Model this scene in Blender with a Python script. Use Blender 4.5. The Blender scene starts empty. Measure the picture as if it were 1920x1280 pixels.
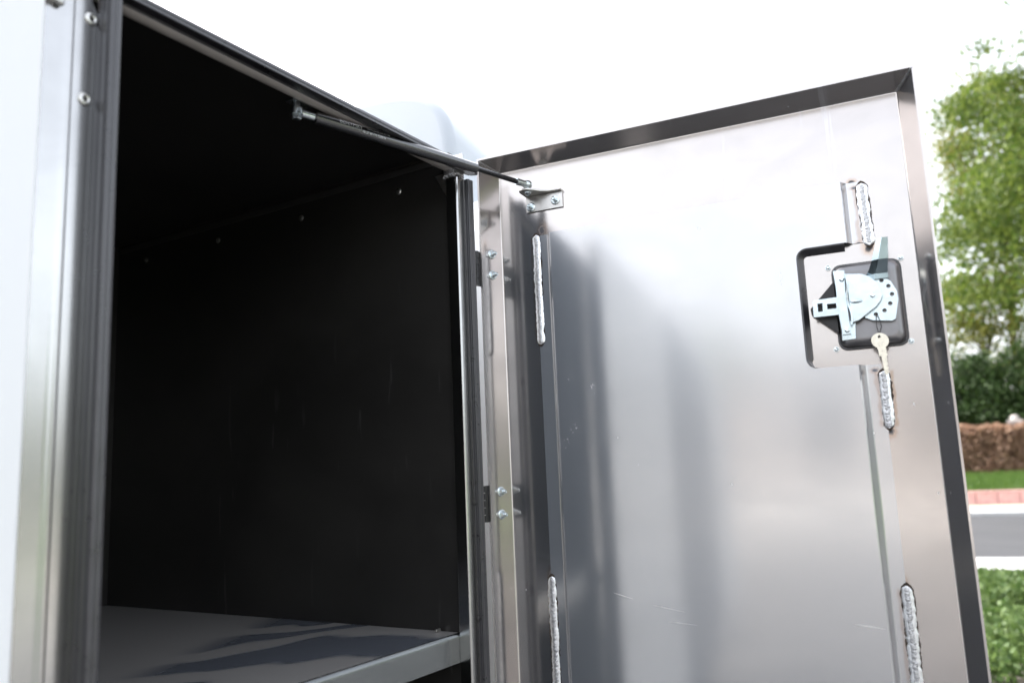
import bpy, bmesh, math, random
import numpy as np
from mathutils import Vector, Matrix

random.seed(7)
rng = np.random.default_rng(11)
scene = bpy.context.scene
col = scene.collection
GZ = 1.55                                   # height of the lens above the yard

# ------------------------------------------------------------------ camera
cam_data = bpy.data.cameras.new('camera')
cam = bpy.data.objects.new('camera', cam_data)
col.objects.link(cam)
right = Vector((0.52396, -0.85074, -0.04133)); up = Vector((-0.11364, -0.11791, 0.98650)); back = Vector((-0.84413, -0.51219, -0.15846))
m = Matrix((right, up, back)).transposed().to_4x4()
m.translation = Vector((0.0, -0.75, GZ))
cam.matrix_world = m
cam_data.sensor_width = 22.34
cam_data.lens = 22.34 * 1545.0 / 1920.0
cam_data.clip_start = 0.02
cam_data.clip_end = 2000
cam_data.dof.use_dof = True
cam_data.dof.focus_distance = 1.40
cam_data.dof.aperture_fstop = 2.1
scene.camera = cam

# ------------------------------------------------------------------ sky, sun, exposure
SUN_EL, SUN_AZ = math.radians(48), math.radians(80)      # direction the light comes from, azimuth counted from +X
world = bpy.data.worlds.new('World'); scene.world = world
world.use_nodes = True
wn = world.node_tree.nodes; wl = world.node_tree.links
wn.clear()
sky = wn.new('ShaderNodeTexSky'); sky.sky_type = 'NISHITA'; sky.sun_disc = False
sky.sun_elevation = SUN_EL; sky.sun_rotation = math.pi / 2 - SUN_AZ
sky.air_density = 1.0; sky.dust_density = 5.0; sky.ozone_density = 1.0
hsv = wn.new('ShaderNodeHueSaturation'); hsv.inputs['Saturation'].default_value = 0.30
bg = wn.new('ShaderNodeBackground'); bg.inputs['Strength'].default_value = 0.15
wo = wn.new('ShaderNodeOutputWorld')
wl.new(sky.outputs[0], hsv.inputs['Color']); wl.new(hsv.outputs[0], bg.inputs['Color']); wl.new(bg.outputs[0], wo.inputs['Surface'])

sd = bpy.data.lights.new('sun', 'SUN'); sd.energy = 1.2; sd.angle = math.radians(11); sd.color = (1.0, 0.96, 0.90)
sun = bpy.data.objects.new('sun', sd); col.objects.link(sun)
sdir = Vector((math.cos(SUN_EL) * math.cos(SUN_AZ), math.cos(SUN_EL) * math.sin(SUN_AZ), math.sin(SUN_EL)))
sun.rotation_euler = sdir.to_track_quat('Z', 'Y').to_euler()
sun.location = (0, 0, 30)

vs = scene.view_settings
vs.view_transform = 'Standard'; vs.look = 'None'; vs.gamma = 1.0; vs.exposure = 2.2
vs.use_curve_mapping = False
scene.render.engine = 'CYCLES'
scene.cycles.max_bounces = 10; scene.cycles.glossy_bounces = 7; scene.cycles.diffuse_bounces = 5
scene.cycles.transmission_bounces = 6; scene.cycles.use_denoising = True
scene.cycles.sample_clamp_indirect = 6.0
scene.cycles.caustics_reflective = False

# ------------------------------------------------------------------ helpers
def tag(o, label=None, cat=None, group=None, kind=None):
    if label: o['label'] = label
    if cat: o['category'] = cat
    if group: o['group'] = group
    if kind: o['kind'] = kind
    return o

def link(name, me, mat=None, parent=None):
    o = bpy.data.objects.new(name, me); col.objects.link(o)
    if mat and me is not None: me.materials.clear(); me.materials.append(mat)
    if parent: o.parent = parent
    return o

def empty(name, loc=(0, 0, 0), rz=0.0):
    o = bpy.data.objects.new(name, None); col.objects.link(o)
    o.location = loc; o.rotation_euler = (0, 0, rz); o.empty_display_size = 0.1
    return o

class MB:
    """collects shapes into one bmesh"""
    def __init__(s): s.bm = bmesh.new()
    def box(s, x0, x1, y0, y1, z0, z1, bevel=0.0, seg=2):
        b = bmesh.new()
        r = bmesh.ops.create_cube(b, size=1.0)
        for v in b.verts:
            v.co = Vector(((x0 + x1) / 2 + v.co.x * (x1 - x0), (y0 + y1) / 2 + v.co.y * (y1 - y0), (z0 + z1) / 2 + v.co.z * (z1 - z0)))
        if bevel > 0:
            bmesh.ops.bevel(b, geom=b.edges[:], offset=bevel, segments=seg, profile=0.5, affect='EDGES')
        s._merge(b); return s
    def _merge(s, b):
        me = bpy.data.meshes.new('tmp'); b.to_mesh(me); b.free(); s.bm.from_mesh(me); bpy.data.meshes.remove(me)
    def prism(s, poly, f0, f1, bevel=0.0, seg=2):
        """poly: 2d points; f0 / f1 map a 2d point to 3d at either end"""
        b = bmesh.new()
        a = [b.verts.new(f0(p)) for p in poly]; c = [b.verts.new(f1(p)) for p in poly]
        b.faces.new(a[::-1]); b.faces.new(c)
        n = len(poly)
        for i in range(n): b.faces.new((a[i], a[(i + 1) % n], c[(i + 1) % n], c[i]))
        bmesh.ops.recalc_face_normals(b, faces=b.faces[:])
        if bevel > 0:
            ed = [e for e in b.edges if len(e.link_faces) == 2 and e.calc_face_angle(0) > 0.6]
            bmesh.ops.bevel(b, geom=ed, offset=bevel, segments=seg, profile=0.5, affect='EDGES')
        s._merge(b); return s
    def cyl(s, p0, p1, r0, r1=None, seg=16, cap=True):
        r1 = r0 if r1 is None else r1
        p0, p1 = Vector(p0), Vector(p1)
        b = bmesh.new()
        bmesh.ops.create_cone(b, cap_ends=cap, segments=seg, radius1=r0, radius2=max(r1, 1e-5), depth=(p1 - p0).length)
        q = (p1 - p0).to_track_quat('Z', 'Y').to_matrix().to_4x4(); q.translation = (p0 + p1) / 2
        bmesh.ops.transform(b, matrix=q, verts=b.verts[:])
        s._merge(b); return s
    def sphere(s, c, r, sx=1, sy=1, sz=1, u=16, v=10):
        b = bmesh.new(); bmesh.ops.create_uvsphere(b, u_segments=u, v_segments=v, radius=r)
        for w in b.verts: w.co = Vector((c[0] + w.co.x * sx, c[1] + w.co.y * sy, c[2] + w.co.z * sz))
        s._merge(b); return s
    def lathe(s, p0, axis, prof, seg=20):
        """prof: (distance along axis, radius)"""
        p0 = Vector(p0); axis = Vector(axis).normalized()
        q = axis.to_track_quat('Z', 'Y').to_matrix()
        b = bmesh.new(); rings = []
        for d, r in prof:
            rings.append([b.verts.new(p0 + q @ Vector((r * math.cos(2 * math.pi * k / seg), r * math.sin(2 * math.pi * k / seg), d))) for k in range(seg)])
        for i in range(len(rings) - 1):
            for k in range(seg):
                b.faces.new((rings[i][k], rings[i][(k + 1) % seg], rings[i + 1][(k + 1) % seg], rings[i + 1][k]))
        b.faces.new(rings[0][::-1]); b.faces.new(rings[-1])
        bmesh.ops.recalc_face_normals(b, faces=b.faces[:])
        s._merge(b); return s
    def tube(s, pts, r, seg=8):
        for i in range(len(pts) - 1):
            ra = r if not isinstance(r, (list, tuple)) else r[i]; rb = r if not isinstance(r, (list, tuple)) else r[i + 1]
            s.cyl(pts[i], pts[i + 1], ra, rb, seg)
        return s
    def done(s, name, mat, parent=None, smooth=30):
        me = bpy.data.meshes.new(name); s.bm.to_mesh(me); s.bm.free()
        o = link(name, me, mat, parent)
        if smooth and len(me.polygons):
            me.polygons.foreach_set('use_smooth', [True] * len(me.polygons))
            me.set_sharp_from_angle(angle=math.radians(smooth))
            wn_ = o.modifiers.new('weighted_normal', 'WEIGHTED_NORMAL'); wn_.keep_sharp = True; wn_.weight = 100
        return o

def quads(name, V, mat, parent=None):
    """V: (n,4,3) array of quads -> one mesh"""
    n = len(V); me = bpy.data.meshes.new(name)
    me.vertices.add(n * 4); me.vertices.foreach_set('co', V.reshape(-1).astype(np.float32))
    me.loops.add(n * 4); me.loops.foreach_set('vertex_index', np.arange(n * 4, dtype=np.int32))
    me.polygons.add(n); me.polygons.foreach_set('loop_start', np.arange(0, n * 4, 4, dtype=np.int32)); me.polygons.foreach_set('loop_total', np.full(n, 4, dtype=np.int32))
    me.update(calc_edges=True)
    return link(name, me, mat, parent)

# ------------------------------------------------------------------ materials
def new_mat(name):
    mt = bpy.data.materials.new(name); mt.use_nodes = True
    nt = mt.node_tree; p = nt.nodes['Principled BSDF']
    return mt, nt, p

class NT:
    """small node helper"""
    def __init__(s, nt): s.nt = nt; s.n = nt.nodes; s.l = nt.links
    def tc(s, out='Object'): return s.n.new('ShaderNodeTexCoord').outputs[out]
    def map(s, vec, scale=(1, 1, 1), loc=(0, 0, 0), rot=(0, 0, 0)):
        k = s.n.new('ShaderNodeMapping'); k.inputs['Scale'].default_value = scale; k.inputs['Location'].default_value = loc; k.inputs['Rotation'].default_value = rot
        s.l.new(vec, k.inputs['Vector']); return k.outputs[0]
    def noise(s, vec, scale=5, detail=3, rough=0.5, dist=0.0):
        k = s.n.new('ShaderNodeTexNoise'); k.inputs['Scale'].default_value = scale; k.inputs['Detail'].default_value = detail
        k.inputs['Roughness'].default_value = rough; k.inputs['Distortion'].default_value = dist
        s.l.new(vec, k.inputs['Vector']); return k.outputs['Fac']
    def voro(s, vec, scale=5, feat='F1'):
        k = s.n.new('ShaderNodeTexVoronoi'); k.feature = feat; k.inputs['Scale'].default_value = scale; s.l.new(vec, k.inputs['Vector']); return k
    def ramp(s, fac, stops):
        k = s.n.new('ShaderNodeValToRGB'); e = k.color_ramp.elements
        while len(e) < len(stops): e.new(0.5)
        for a, (p, c) in zip(e, stops):
            a.position = p; a.color = (c, c, c, 1) if isinstance(c, (int, float)) else (*c, 1)
        s.l.new(fac, k.inputs[0]); return k.outputs[0]
    def math(s, op, a, b=None, c=None, clamp=False):
        k = s.n.new('ShaderNodeMath'); k.operation = op; k.use_clamp = clamp
        for i, v in enumerate((a, b, c)):
            if v is None: continue
            if isinstance(v, (int, float)): k.inputs[i].default_value = v
            else: s.l.new(v, k.inputs[i])
        return k.outputs[0]
    def range(s, v, a, b, c=0.0, d=1.0):
        k = s.n.new('ShaderNodeMapRange'); k.interpolation_type = 'SMOOTHSTEP'
        s.l.new(v, k.inputs['Value']); k.inputs['From Min'].default_value = a; k.inputs['From Max'].default_value = b
        k.inputs['To Min'].default_value = c; k.inputs['To Max'].default_value = d; return k.outputs[0]
    def mix(s, fac, a, b):
        k = s.n.new('ShaderNodeMix'); k.data_type = 'RGBA'
        for sock, v in ((k.inputs[0], fac), (k.inputs[6], a), (k.inputs[7], b)):
            if isinstance(v, (int, float)): sock.default_value = v
            elif isinstance(v, tuple): sock.default_value = (*v, 1)
            else: s.l.new(v, sock)
        return k.outputs[2]
    def bump(s, h, strength=0.2, dist=0.01, normal=None):
        k = s.n.new('ShaderNodeBump'); k.inputs['Strength'].default_value = strength; k.inputs['Distance'].default_value = dist
        s.l.new(h, k.inputs['Height'])
        if normal: s.l.new(normal, k.inputs['Normal'])
        return k.outputs[0]
    def sep(s, vec):
        k = s.n.new('ShaderNodeSeparateXYZ'); s.l.new(vec, k.inputs[0]); return k.outputs
    def vec(s, xyz):
        k = s.n.new('ShaderNodeCombineXYZ')
        for i in range(3): k.inputs[i].default_value = xyz[i]
        return k.outputs[0]

def plain(name, color, rough=0.5, metal=0.0, spec=0.5, noise=0.0, nscale=20, bump=0.0, bscale=200):
    mt, nt, p = new_mat(name); h = NT(nt)
    p.inputs['Base Color'].default_value = (*color, 1); p.inputs['Roughness'].default_value = rough
    p.inputs['Metallic'].default_value = metal; p.inputs['Specular IOR Level'].default_value = spec
    if noise > 0:
        f = h.noise(h.tc(), nscale, 4)
        c = h.mix(h.ramp(f, [(0.3, 0.0), (0.7, 1.0)]), tuple(x * (1 - noise) for x in color), tuple(min(1, x * (1 + noise)) for x in color))
        h.l.new(c, p.inputs['Base Color'])
        h.l.new(h.math('MULTIPLY_ADD', f, rough * 0.6, rough * 0.7), p.inputs['Roughness'])
    if bump > 0:
        h.l.new(h.bump(h.noise(h.tc(), bscale, 3), bump, 0.001), p.inputs['Normal'])
    return mt

TH = math.radians(6.9)
U_DIR = (math.sin(TH), -math.cos(TH), 0.0)

def alu(name, color=(0.80, 0.775, 0.75), rough=0.24, aniso=0.6, tangent=(1, 0, 0), warp=0.12, warpscale=3.0, soot=(), flecks=0.0, streaks=False, grime=0.12, haze=0.0, smudge=(), burn=()):
    """rolled aluminium sheet: stretched reflections, slight waviness, smudges and scratches"""
    mt, nt, p = new_mat(name); h = NT(nt)
    tc = h.tc()
    p.inputs['Metallic'].default_value = 1.0
    grain = h.noise(h.map(tc, (6, 6, 420)), 3.0, 3, 0.6)
    blot = h.noise(h.map(tc, (1, 1, 1.6)), 6.0, 5, 0.62, 0.4)
    c = h.mix(h.range(blot, 0.35, 0.75), color, tuple(v * (1 - grime) for v in color))
    r = h.math('MULTIPLY_ADD', blot, 0.10, rough - 0.05)
    r = h.math('MULTIPLY_ADD', grain, 0.05, r)
    x, y, z = h.sep(tc)
    if streaks:       # dried water runs below the top flange
        st = h.noise(h.map(tc, (70, 1, 2.2)), 1.0, 4, 0.65)
        zz = h.range(z, GZ + 0.40, GZ + 0.46)
        gate = h.range(h.noise(h.map(tc, (9, 1, 0.4)), 1.0, 2), 0.42, 0.62)
        sm = h.math('MULTIPLY', h.math('MULTIPLY', h.range(st, 0.60, 0.68), zz), gate)
        c = h.mix(h.math('MULTIPLY', sm, 0.55), c, (0.90, 0.90, 0.95))
        r = h.math('MULTIPLY_ADD', sm, 0.22, r)
    if flecks > 0:
        vo = h.voro(h.map(tc, (1, 1, 0.45), rot=(0, 0.3, 0)), 85)
        vr = h.n.new('ShaderNodeSeparateColor'); h.l.new(vo.outputs['Color'], vr.inputs[0])
        clus = h.range(h.noise(h.map(tc, (1, 1, 0.5)), 7.0, 2), 0.50, 0.62)
        fm = h.math('MULTIPLY', h.math('MULTIPLY', h.math('LESS_THAN', vo.outputs['Distance'], 0.08), h.math('GREATER_THAN', vr.outputs[0], 1 - 0.12 * flecks)), clus)
        c = h.mix(h.math('MULTIPLY', fm, 0.6), c, (0.92, 0.93, 0.95))
        r = h.math('MULTIPLY_ADD', fm, 0.35, r)
        # hair scratches
        sc = h.noise(h.map(tc, (130, 1, 3.0), rot=(0, 0.12, 0)), 1.0, 1)
        sg = h.range(h.noise(h.map(tc, (5, 1, 9), loc=(3, 0, 1)), 1.0, 2), 0.62, 0.68)
        sm2 = h.math('MULTIPLY', h.range(sc, 0.72, 0.76), sg)
        c = h.mix(h.math('MULTIPLY', sm2, 0.5), c, (0.9, 0.9, 0.92)); r = h.math('MULTIPLY_ADD', sm2, 0.25, r)
    for (su, sz, sr, half) in burn:      # straw-coloured heat tint beside a weld
        nzb = h.noise(h.map(tc, (1, 1, 0.5)), 120, 3, 0.6)
        dx = h.math('ABSOLUTE', h.math('SUBTRACT', x, su)); dz = h.math('ABSOLUTE', h.math('SUBTRACT', z, GZ + sz))
        dx = h.math('ADD', dx, h.math('MULTIPLY', h.math('SUBTRACT', nzb, 0.5), sr * 2.6))
        mk = h.math('MULTIPLY', h.range(dx, sr * 0.2, sr, 1.0, 0.0), h.range(dz, half, half + 0.006, 1.0, 0.0))
        c = h.mix(h.math('MULTIPLY', mk, 0.55), c, (0.36, 0.20, 0.09))
    if smudge:
        nz2 = h.noise(h.map(tc, (1, 1, 0.35)), 260, 3, 0.7)
        tot2 = None
        for (su, sz, sr) in smudge:
            dx = h.math('SUBTRACT', x, su); dz = h.math('MULTIPLY', h.math('SUBTRACT', z, GZ + sz), 0.7)
            dd = h.math('SQRT', h.math('ADD', h.math('MULTIPLY', dx, dx), h.math('MULTIPLY', dz, dz)))
            mk = h.math('MULTIPLY', h.range(dd, sr * 0.5, sr, 1.0, 0.0), h.range(nz2, 0.25, 0.80))
            tot2 = mk if tot2 is None else h.math('MAXIMUM', tot2, mk)
        r = h.math('MULTIPLY_ADD', tot2, 0.20, r)
        c = h.mix(h.math('MULTIPLY', tot2, 0.15), c, (0.85, 0.86, 0.9))
    c = h.mix(h.math('MULTIPLY', h.range(grain, 0.35, 0.65), 0.07), c, (0.55, 0.54, 0.53))
    if soot:
        nz = h.noise(tc, 160, 3, 0.6)
        tot = None; halo = None
        for (su, sz, sr, stretch) in soot:
            dx = h.math('SUBTRACT', x, su); dz = h.math('MULTIPLY', h.math('SUBTRACT', z, GZ + sz), stretch)
            dd = h.math('SQRT', h.math('ADD', h.math('MULTIPLY', dx, dx), h.math('MULTIPLY', dz, dz)))
            dd = h.math('ADD', dd, h.math('MULTIPLY', h.math('SUBTRACT', nz, 0.5), sr * 1.1))
            core = h.range(dd, sr * 0.35, sr, 1.0, 0.0); hl = h.range(dd, sr * 0.7, sr * 2.2, 1.0, 0.0)
            tot = core if tot is None else h.math('MAXIMUM', tot, core)
            halo = hl if halo is None else h.math('MAXIMUM', halo, hl)
        c = h.mix(h.math('MULTIPLY', halo, 0.5), c, (0.42, 0.24, 0.12))
        c = h.mix(tot, c, (0.030, 0.022, 0.018))
        h.l.new(h.math('SUBTRACT', 1.0, h.math('MULTIPLY', tot, 0.8)), p.inputs['Metallic'])
        r = h.math('MULTIPLY_ADD', tot, 0.3, r)
    h.l.new(c, p.inputs['Base Color']); h.l.new(r, p.inputs['Roughness'])
    p.inputs['Anisotropic'].default_value = aniso
    h.l.new(h.vec(tangent), p.inputs['Tangent'])
    big = h.noise(h.map(tc, (1.0, 1.0, 0.7)), warpscale, 2, 0.4)
    nb = h.bump(big, warp, 0.01)
    fine = h.bump(grain, 0.010, 0.0006, nb)
    h.l.new(fine, p.inputs['Normal'])
    if haze > 0:      # oxide skin scatters widely; blue sky reflection is put into its colour
        p2 = h.n.new('ShaderNodeBsdfPrincipled'); p2.inputs['Metallic'].default_value = 1.0; p2.inputs['Roughness'].default_value = 0.55
        h.l.new(h.mix(0.75, c, (0.57, 0.64, 0.73)), p2.inputs['Base Color']); h.l.new(nb, p2.inputs['Normal'])
        mx = h.n.new('ShaderNodeMixShader'); mx.inputs[0].default_value = haze
        h.l.new(p.outputs[0], mx.inputs[1]); h.l.new(p2.outputs[0], mx.inputs[2]); h.l.new(mx.outputs[0], h.n['Material Output'].inputs['Surface'])
    return mt

SOOT = [(0.0775, 0.4127, 0.007, 0.6), (0.0690, 0.216, 0.0045, 1.0), (0.0652, -0.162, 0.005, 0.7), (0.0705, -0.265, 0.005, 1.0),
        (0.588, 0.303, 0.007, 0.9), (0.574, 0.405, 0.0055, 1.4), (0.578, 0.122, 0.006, 1.3), (0.5895, 0.037, 0.0055, 0.8),
        (0.581, -0.168, 0.006, 0.8), (0.578, -0.252, 0.006, 0.9)]
M = {}
M['door'] = alu('rolled_aluminium_door', (0.58, 0.532, 0.50), 0.115, 0.6, (0, 0, 1), warp=0.06, warpscale=2.6, soot=SOOT, flecks=1.0, streaks=True, burn=[(0.0575, 0.31, 0.0030, 0.09), (0.5985, 0.083, 0.0035, 0.036)], haze=0.13)
M['sheet'] = alu('rolled_aluminium_sheet', (0.615, 0.588, 0.565), 0.10, 0.75, (0, 0, 1), warp=0.06, warpscale=2.2, soot=[(0.577, 0.395, 0.005, 2.0), (0.575, 0.310, 0.004, 1.0), (0.578, 0.124, 0.005, 1.5)], flecks=0.8, grime=0.08, haze=0.34, smudge=[(0.117, 0.157, 0.012), (0.156, 0.130, 0.011), (0.106, 0.046, 0.011), (0.122, 0.070, 0.013)], burn=[(0.5772, 0.355, 0.0045, 0.040), (0.5790, 0.083, 0.0040, 0.036), (0.5760, -0.27, 0.0030, 0.09)])
M['frame'] = alu('extruded_aluminium_frame', (0.50, 0.50, 0.495), 0.19, 0.0, (0, 0, 1), warp=0.05, warpscale=8, flecks=0.5)
M['lipm'] = alu('shaded_lip_aluminium', (0.31, 0.33, 0.335), 0.17, 0.0, (0, 0, 1), warp=0.05, warpscale=6, flecks=0.4)  # darker copy of the shelf metal, the lip's shade put into its colour
M['header'] = plain('beige_lit_header', (0.70, 0.65, 0.59), 0.45, 0.25, 0.5, 0.06, 30)  # aluminium header; beige light from the ground is put into its colour
M['shelfm'] = None
M['rubber'] = plain('black_rubber', (0.036, 0.035, 0.040), 0.30, 0, 0.9, 0.2, 60, 0.12, 900)
M['blackp'] = plain('black_plastic', (0.012, 0.012, 0.013), 0.35, 0, 0.5, 0.2, 80)
M['zinc'] = plain('zinc_plated_steel', (0.60, 0.68, 0.71), 0.25, 1.0, 0.5, 0.08, 60, 0.12, 150)
M['zincl'] = plain('bright_zinc_lever', (0.42, 0.52, 0.56), 0.24, 1.0, 0.5, 0.10, 60)
def zinc_folds():
    nt = M['zinc'].node_tree; h = NT(nt); p = nt.nodes['Principled BSDF']
    n1 = h.noise(h.tc(), 38, 2, 0.5); n2 = h.noise(h.tc(), 260, 3, 0.6)
    h.l.new(h.bump(n2, 0.05, 0.0006, h.bump(n1, 0.16, 0.004)), p.inputs['Normal'])
zinc_folds()
M['zincd'] = plain('zinc_plated_bolt', (0.66, 0.72, 0.74), 0.24, 1.0, 0.5, 0.15, 300)
M['steelb'] = plain('brushed_steel_bracket', (0.62, 0.60, 0.57), 0.36, 1.0, 0.5, 0.08, 90, 0.08, 300)
M['rivet'] = plain('aluminium_rivet', (0.74, 0.73, 0.70), 0.35, 1.0, 0.5, 0.15, 200)
M['hole'] = plain('dark_rivet_mandrel', (0.02, 0.016, 0.014), 0.6)
M['panm'] = plain('satin_grey_latch_tray', (0.24, 0.235, 0.24), 0.32, 1.0, 0.5, 0.08, 60, 0.08, 400)
M['strut'] = plain('gloss_black_strut_paint', (0.014, 0.014, 0.016), 0.26, 0, 1.0)
M['strut'].node_tree.nodes['Principled BSDF'].inputs['Coat Weight'].default_value = 1.0
M['strut'].node_tree.nodes['Principled BSDF'].inputs['Coat Roughness'].default_value = 0.15
M['rod'] = plain('black_nitrided_rod', (0.02, 0.02, 0.022), 0.25, 0.3, 0.6)
M['print'] = plain('white_print', (0.80, 0.82, 0.86), 0.6)
M['key'] = plain('nickel_key', (0.72, 0.68, 0.58), 0.30, 1.0, 0.5, 0.12, 150)
M['wire'] = plain('dark_key_wire', (0.03, 0.028, 0.026), 0.5, 0.4)
M['white'] = plain('white_gelcoat', (0.89, 0.893, 0.895), 0.30, 0, 0.5, 0.008, 2)
M['fair'] = plain('white_fairing_shade', (0.52, 0.555, 0.60), 0.35, 0, 0.5, 0.02, 3)  # white fairing; its blue-grey shade is put into the colour
M['greyp'] = plain('grey_panel_paint', (0.30, 0.31, 0.33), 0.35, 0, 0.5, 0.05, 3)
M['dark'] = plain('dark_chassis_paint', (0.02, 0.02, 0.022), 0.5)
M['tyre'] = plain('tyre_rubber', (0.02, 0.02, 0.02), 0.8, 0, 0.3, 0.2, 40)
M['rim'] = plain('steel_rim_paint', (0.5, 0.5, 0.5), 0.4, 0.8)
M['glass'] = plain('tinted_window_glass', (0.02, 0.025, 0.03), 0.04, 0, 0.8)
M['lens'] = plain('lamp_lens', (0.7, 0.7, 0.72), 0.1, 0, 0.8)

def interior_mat():
    mt, nt, p = new_mat('dark_interior_sheet'); h = NT(nt); tc = h.tc()
    b = h.noise(h.map(tc, (1, 1, 1.5)), 3.0, 4, 0.6, 0.3)
    h.l.new(h.mix(h.range(b, 0.3, 0.7), (0.020, 0.0188, 0.0177), (0.031, 0.029, 0.027)), p.inputs['Base Color'])
    g = h.noise(h.map(tc, (4, 4, 300)), 2.0, 2)
    sc = h.math('MULTIPLY', h.range(h.noise(h.map(tc, (60, 60, 7), rot=(0.5, 0, 0)), 1.0, 2), 0.66, 0.72), h.range(h.noise(tc, 2.2, 2), 0.48, 0.62))
    vo = h.voro(tc, 46); vr = h.n.new('ShaderNodeSeparateColor'); h.l.new(vo.outputs['Color'], vr.inputs[0])
    dot = h.math('MULTIPLY', h.math('LESS_THAN', vo.outputs['Distance'], 0.06), h.math('GREATER_THAN', vr.outputs[0], 0.9))
    base = p.inputs['Base Color'].links[0].from_socket
    h.l.new(h.mix(h.math('MAXIMUM', h.math('MULTIPLY', sc, 0.25), h.math('MULTIPLY', dot, 0.5)), base, (0.16, 0.155, 0.15)), p.inputs['Base Color'])
    h.l.new(h.math('MULTIPLY_ADD', b, 0.12, 0.30), p.inputs['Roughness'])
    p.inputs['Specular IOR Level'].default_value = 0.5
    h.l.new(h.bump(g, 0.03, 0.0006), p.inputs['Normal'])
    return mt
M['inside'] = interior_mat()

M['lip'] = plain('dark_lip_angle', (0.065, 0.063, 0.060), 0.34, 0.3, 0.5, 0.1, 20)  # paler tone than the rest of the interior sheet
def shelf_mat():
    mt, nt, p = new_mat('smeared_aluminium_shelf'); h = NT(nt); tc = h.tc()
    p.inputs['Metallic'].default_value = 0.55
    w = h.n.new('ShaderNodeTexWave'); w.bands_direction = 'DIAGONAL'; w.inputs['Scale'].default_value = 2.3; w.inputs['Distortion'].default_value = 9.0
    w.inputs['Detail'].default_value = 2.0; w.inputs['Detail Scale'].default_value = 0.9; h.l.new(h.map(tc, (0.8, 2.2, 1), rot=(0, 0, 0.5)), w.inputs['Vector'])
    sw = h.range(w.outputs['Fac'], 0.30, 0.62)
    x, y, z = h.sep(tc)
    front = h.range(h.math('ADD', y, h.math('MULTIPLY', x, -0.45)), -0.10, -0.02, 1.0, 0.0)
    f = h.math('MULTIPLY', sw, front)
    c = h.mix(f, (0.52, 0.50, 0.48), (0.22, 0.24, 0.28))
    h.l.new(c, p.inputs['Base Color'])
    h.l.new(h.math('MULTIPLY_ADD', f, -0.10, 0.36), p.inputs['Roughness'])
    return mt
M['shelfm'] = shelf_mat()

def weld_mat(name, ca, cb, rough, sc):
    mt, nt, p = new_mat(name); h = NT(nt); tc = h.tc()
    f = h.noise(tc, sc, 4, 0.65)
    h.l.new(h.mix(h.range(f, 0.35, 0.65), ca, cb), p.inputs['Base Color'])
    p.inputs['Metallic'].default_value = 0.75; p.inputs['Roughness'].default_value = rough
    h.l.new(h.bump(f, 0.5, 0.0012), p.inputs['Normal'])
    return mt
M['weld'] = weld_mat('weld_bead_metal', (0.42, 0.42, 0.43), (0.70, 0.70, 0.71), 0.32, 240)
M['stain'] = plain('weld_soot', (0.055, 0.040, 0.030), 0.55, 0.5, 0.4, 0.5, 150)
M['etch'] = plain('weld_etched_border', (0.90, 0.91, 0.93), 0.36, 1.0, 0.5, 0.05, 200, 0.15, 300)

def ground_mat(name, a, b, scale, rough=0.9, bump=0.3, bs=60):
    mt, nt, p = new_mat(name); h = NT(nt); tc = h.tc()
    f = h.noise(tc, scale, 6, 0.65); g = h.noise(tc, bs, 3, 0.6)
    h.l.new(h.mix(h.range(h.math('MULTIPLY_ADD', g, 0.4, h.math('MULTIPLY', f, 0.6)), 0.35, 0.65), a, b), p.inputs['Base Color'])
    p.inputs['Roughness'].default_value = rough; h.l.new(h.bump(g, bump, 0.01), p.inputs['Normal'])
    return mt
M['yard'] = ground_mat('pale_concrete_yard', (0.30, 0.295, 0.285), (0.40, 0.395, 0.38), 0.7)
M['asphalt'] = ground_mat('worn_asphalt', (0.026, 0.0265, 0.030), (0.037, 0.0375, 0.042), 0.5, 0.85, 0.2, 90)
M['drive'] = ground_mat('pale_worn_asphalt', (0.085, 0.085, 0.087), (0.13, 0.129, 0.127), 0.6, 0.9, 0.3, 70)
M['concrete'] = ground_mat('light_concrete_pavement', (0.42, 0.42, 0.42), (0.52, 0.52, 0.51), 1.5, 0.9, 0.2, 80)
M['sandy'] = ground_mat('sandy_verge', (0.42, 0.34, 0.22), (0.52, 0.44, 0.32), 2.0)
M['soil'] = ground_mat('gravelly_soil', (0.10, 0.080, 0.062), (0.26, 0.23, 0.21), 9, 0.95, 0.8, 30)
M['grassg'] = ground_mat('grass_ground', (0.045, 0.085, 0.018), (0.085, 0.13, 0.03), 3)
M['pink'] = plain('pink_masonry', (0.56, 0.34, 0.34), 0.85, 0, 0.3, 0.16, 9, 0.4, 60)
M['stone'] = plain('pale_stone', (0.45, 0.42, 0.40), 0.85, 0, 0.3, 0.15, 6, 0.3, 40)
M['bark'] = plain('tree_bark', (0.075, 0.060, 0.045), 0.9, 0, 0.2, 0.4, 8, 0.6, 30)

def leaf_mat(name, a, b, scale=0.6, trans=0.45):
    mt = bpy.data.materials.new(name); mt.use_nodes = True; nt = mt.node_tree; h = NT(nt)
    p = nt.nodes['Principled BSDF']; out = nt.nodes['Material Output']
    geo = h.n.new('ShaderNodeNewGeometry')
    f = h.noise(h.tc(), scale, 3, 0.6)
    k = h.math('MULTIPLY_ADD', geo.outputs['Random Per Island'], 0.6, h.math('MULTIPLY', f, 0.5))
    c = h.mix(h.range(k, 0.2, 0.9), a, b)
    h.l.new(c, p.inputs['Base Color']); p.inputs['Roughness'].default_value = 0.55; p.inputs['Specular IOR Level'].default_value = 0.3
    t = h.n.new('ShaderNodeBsdfTranslucent'); h.l.new(c, t.inputs['Color'])
    mx = h.n.new('ShaderNodeMixShader'); mx.inputs[0].default_value = trans
    h.l.new(p.outputs[0], mx.inputs[1]); h.l.new(t.outputs[0], mx.inputs[2]); h.l.new(mx.outputs[0], out.inputs['Surface'])
    return mt
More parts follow.
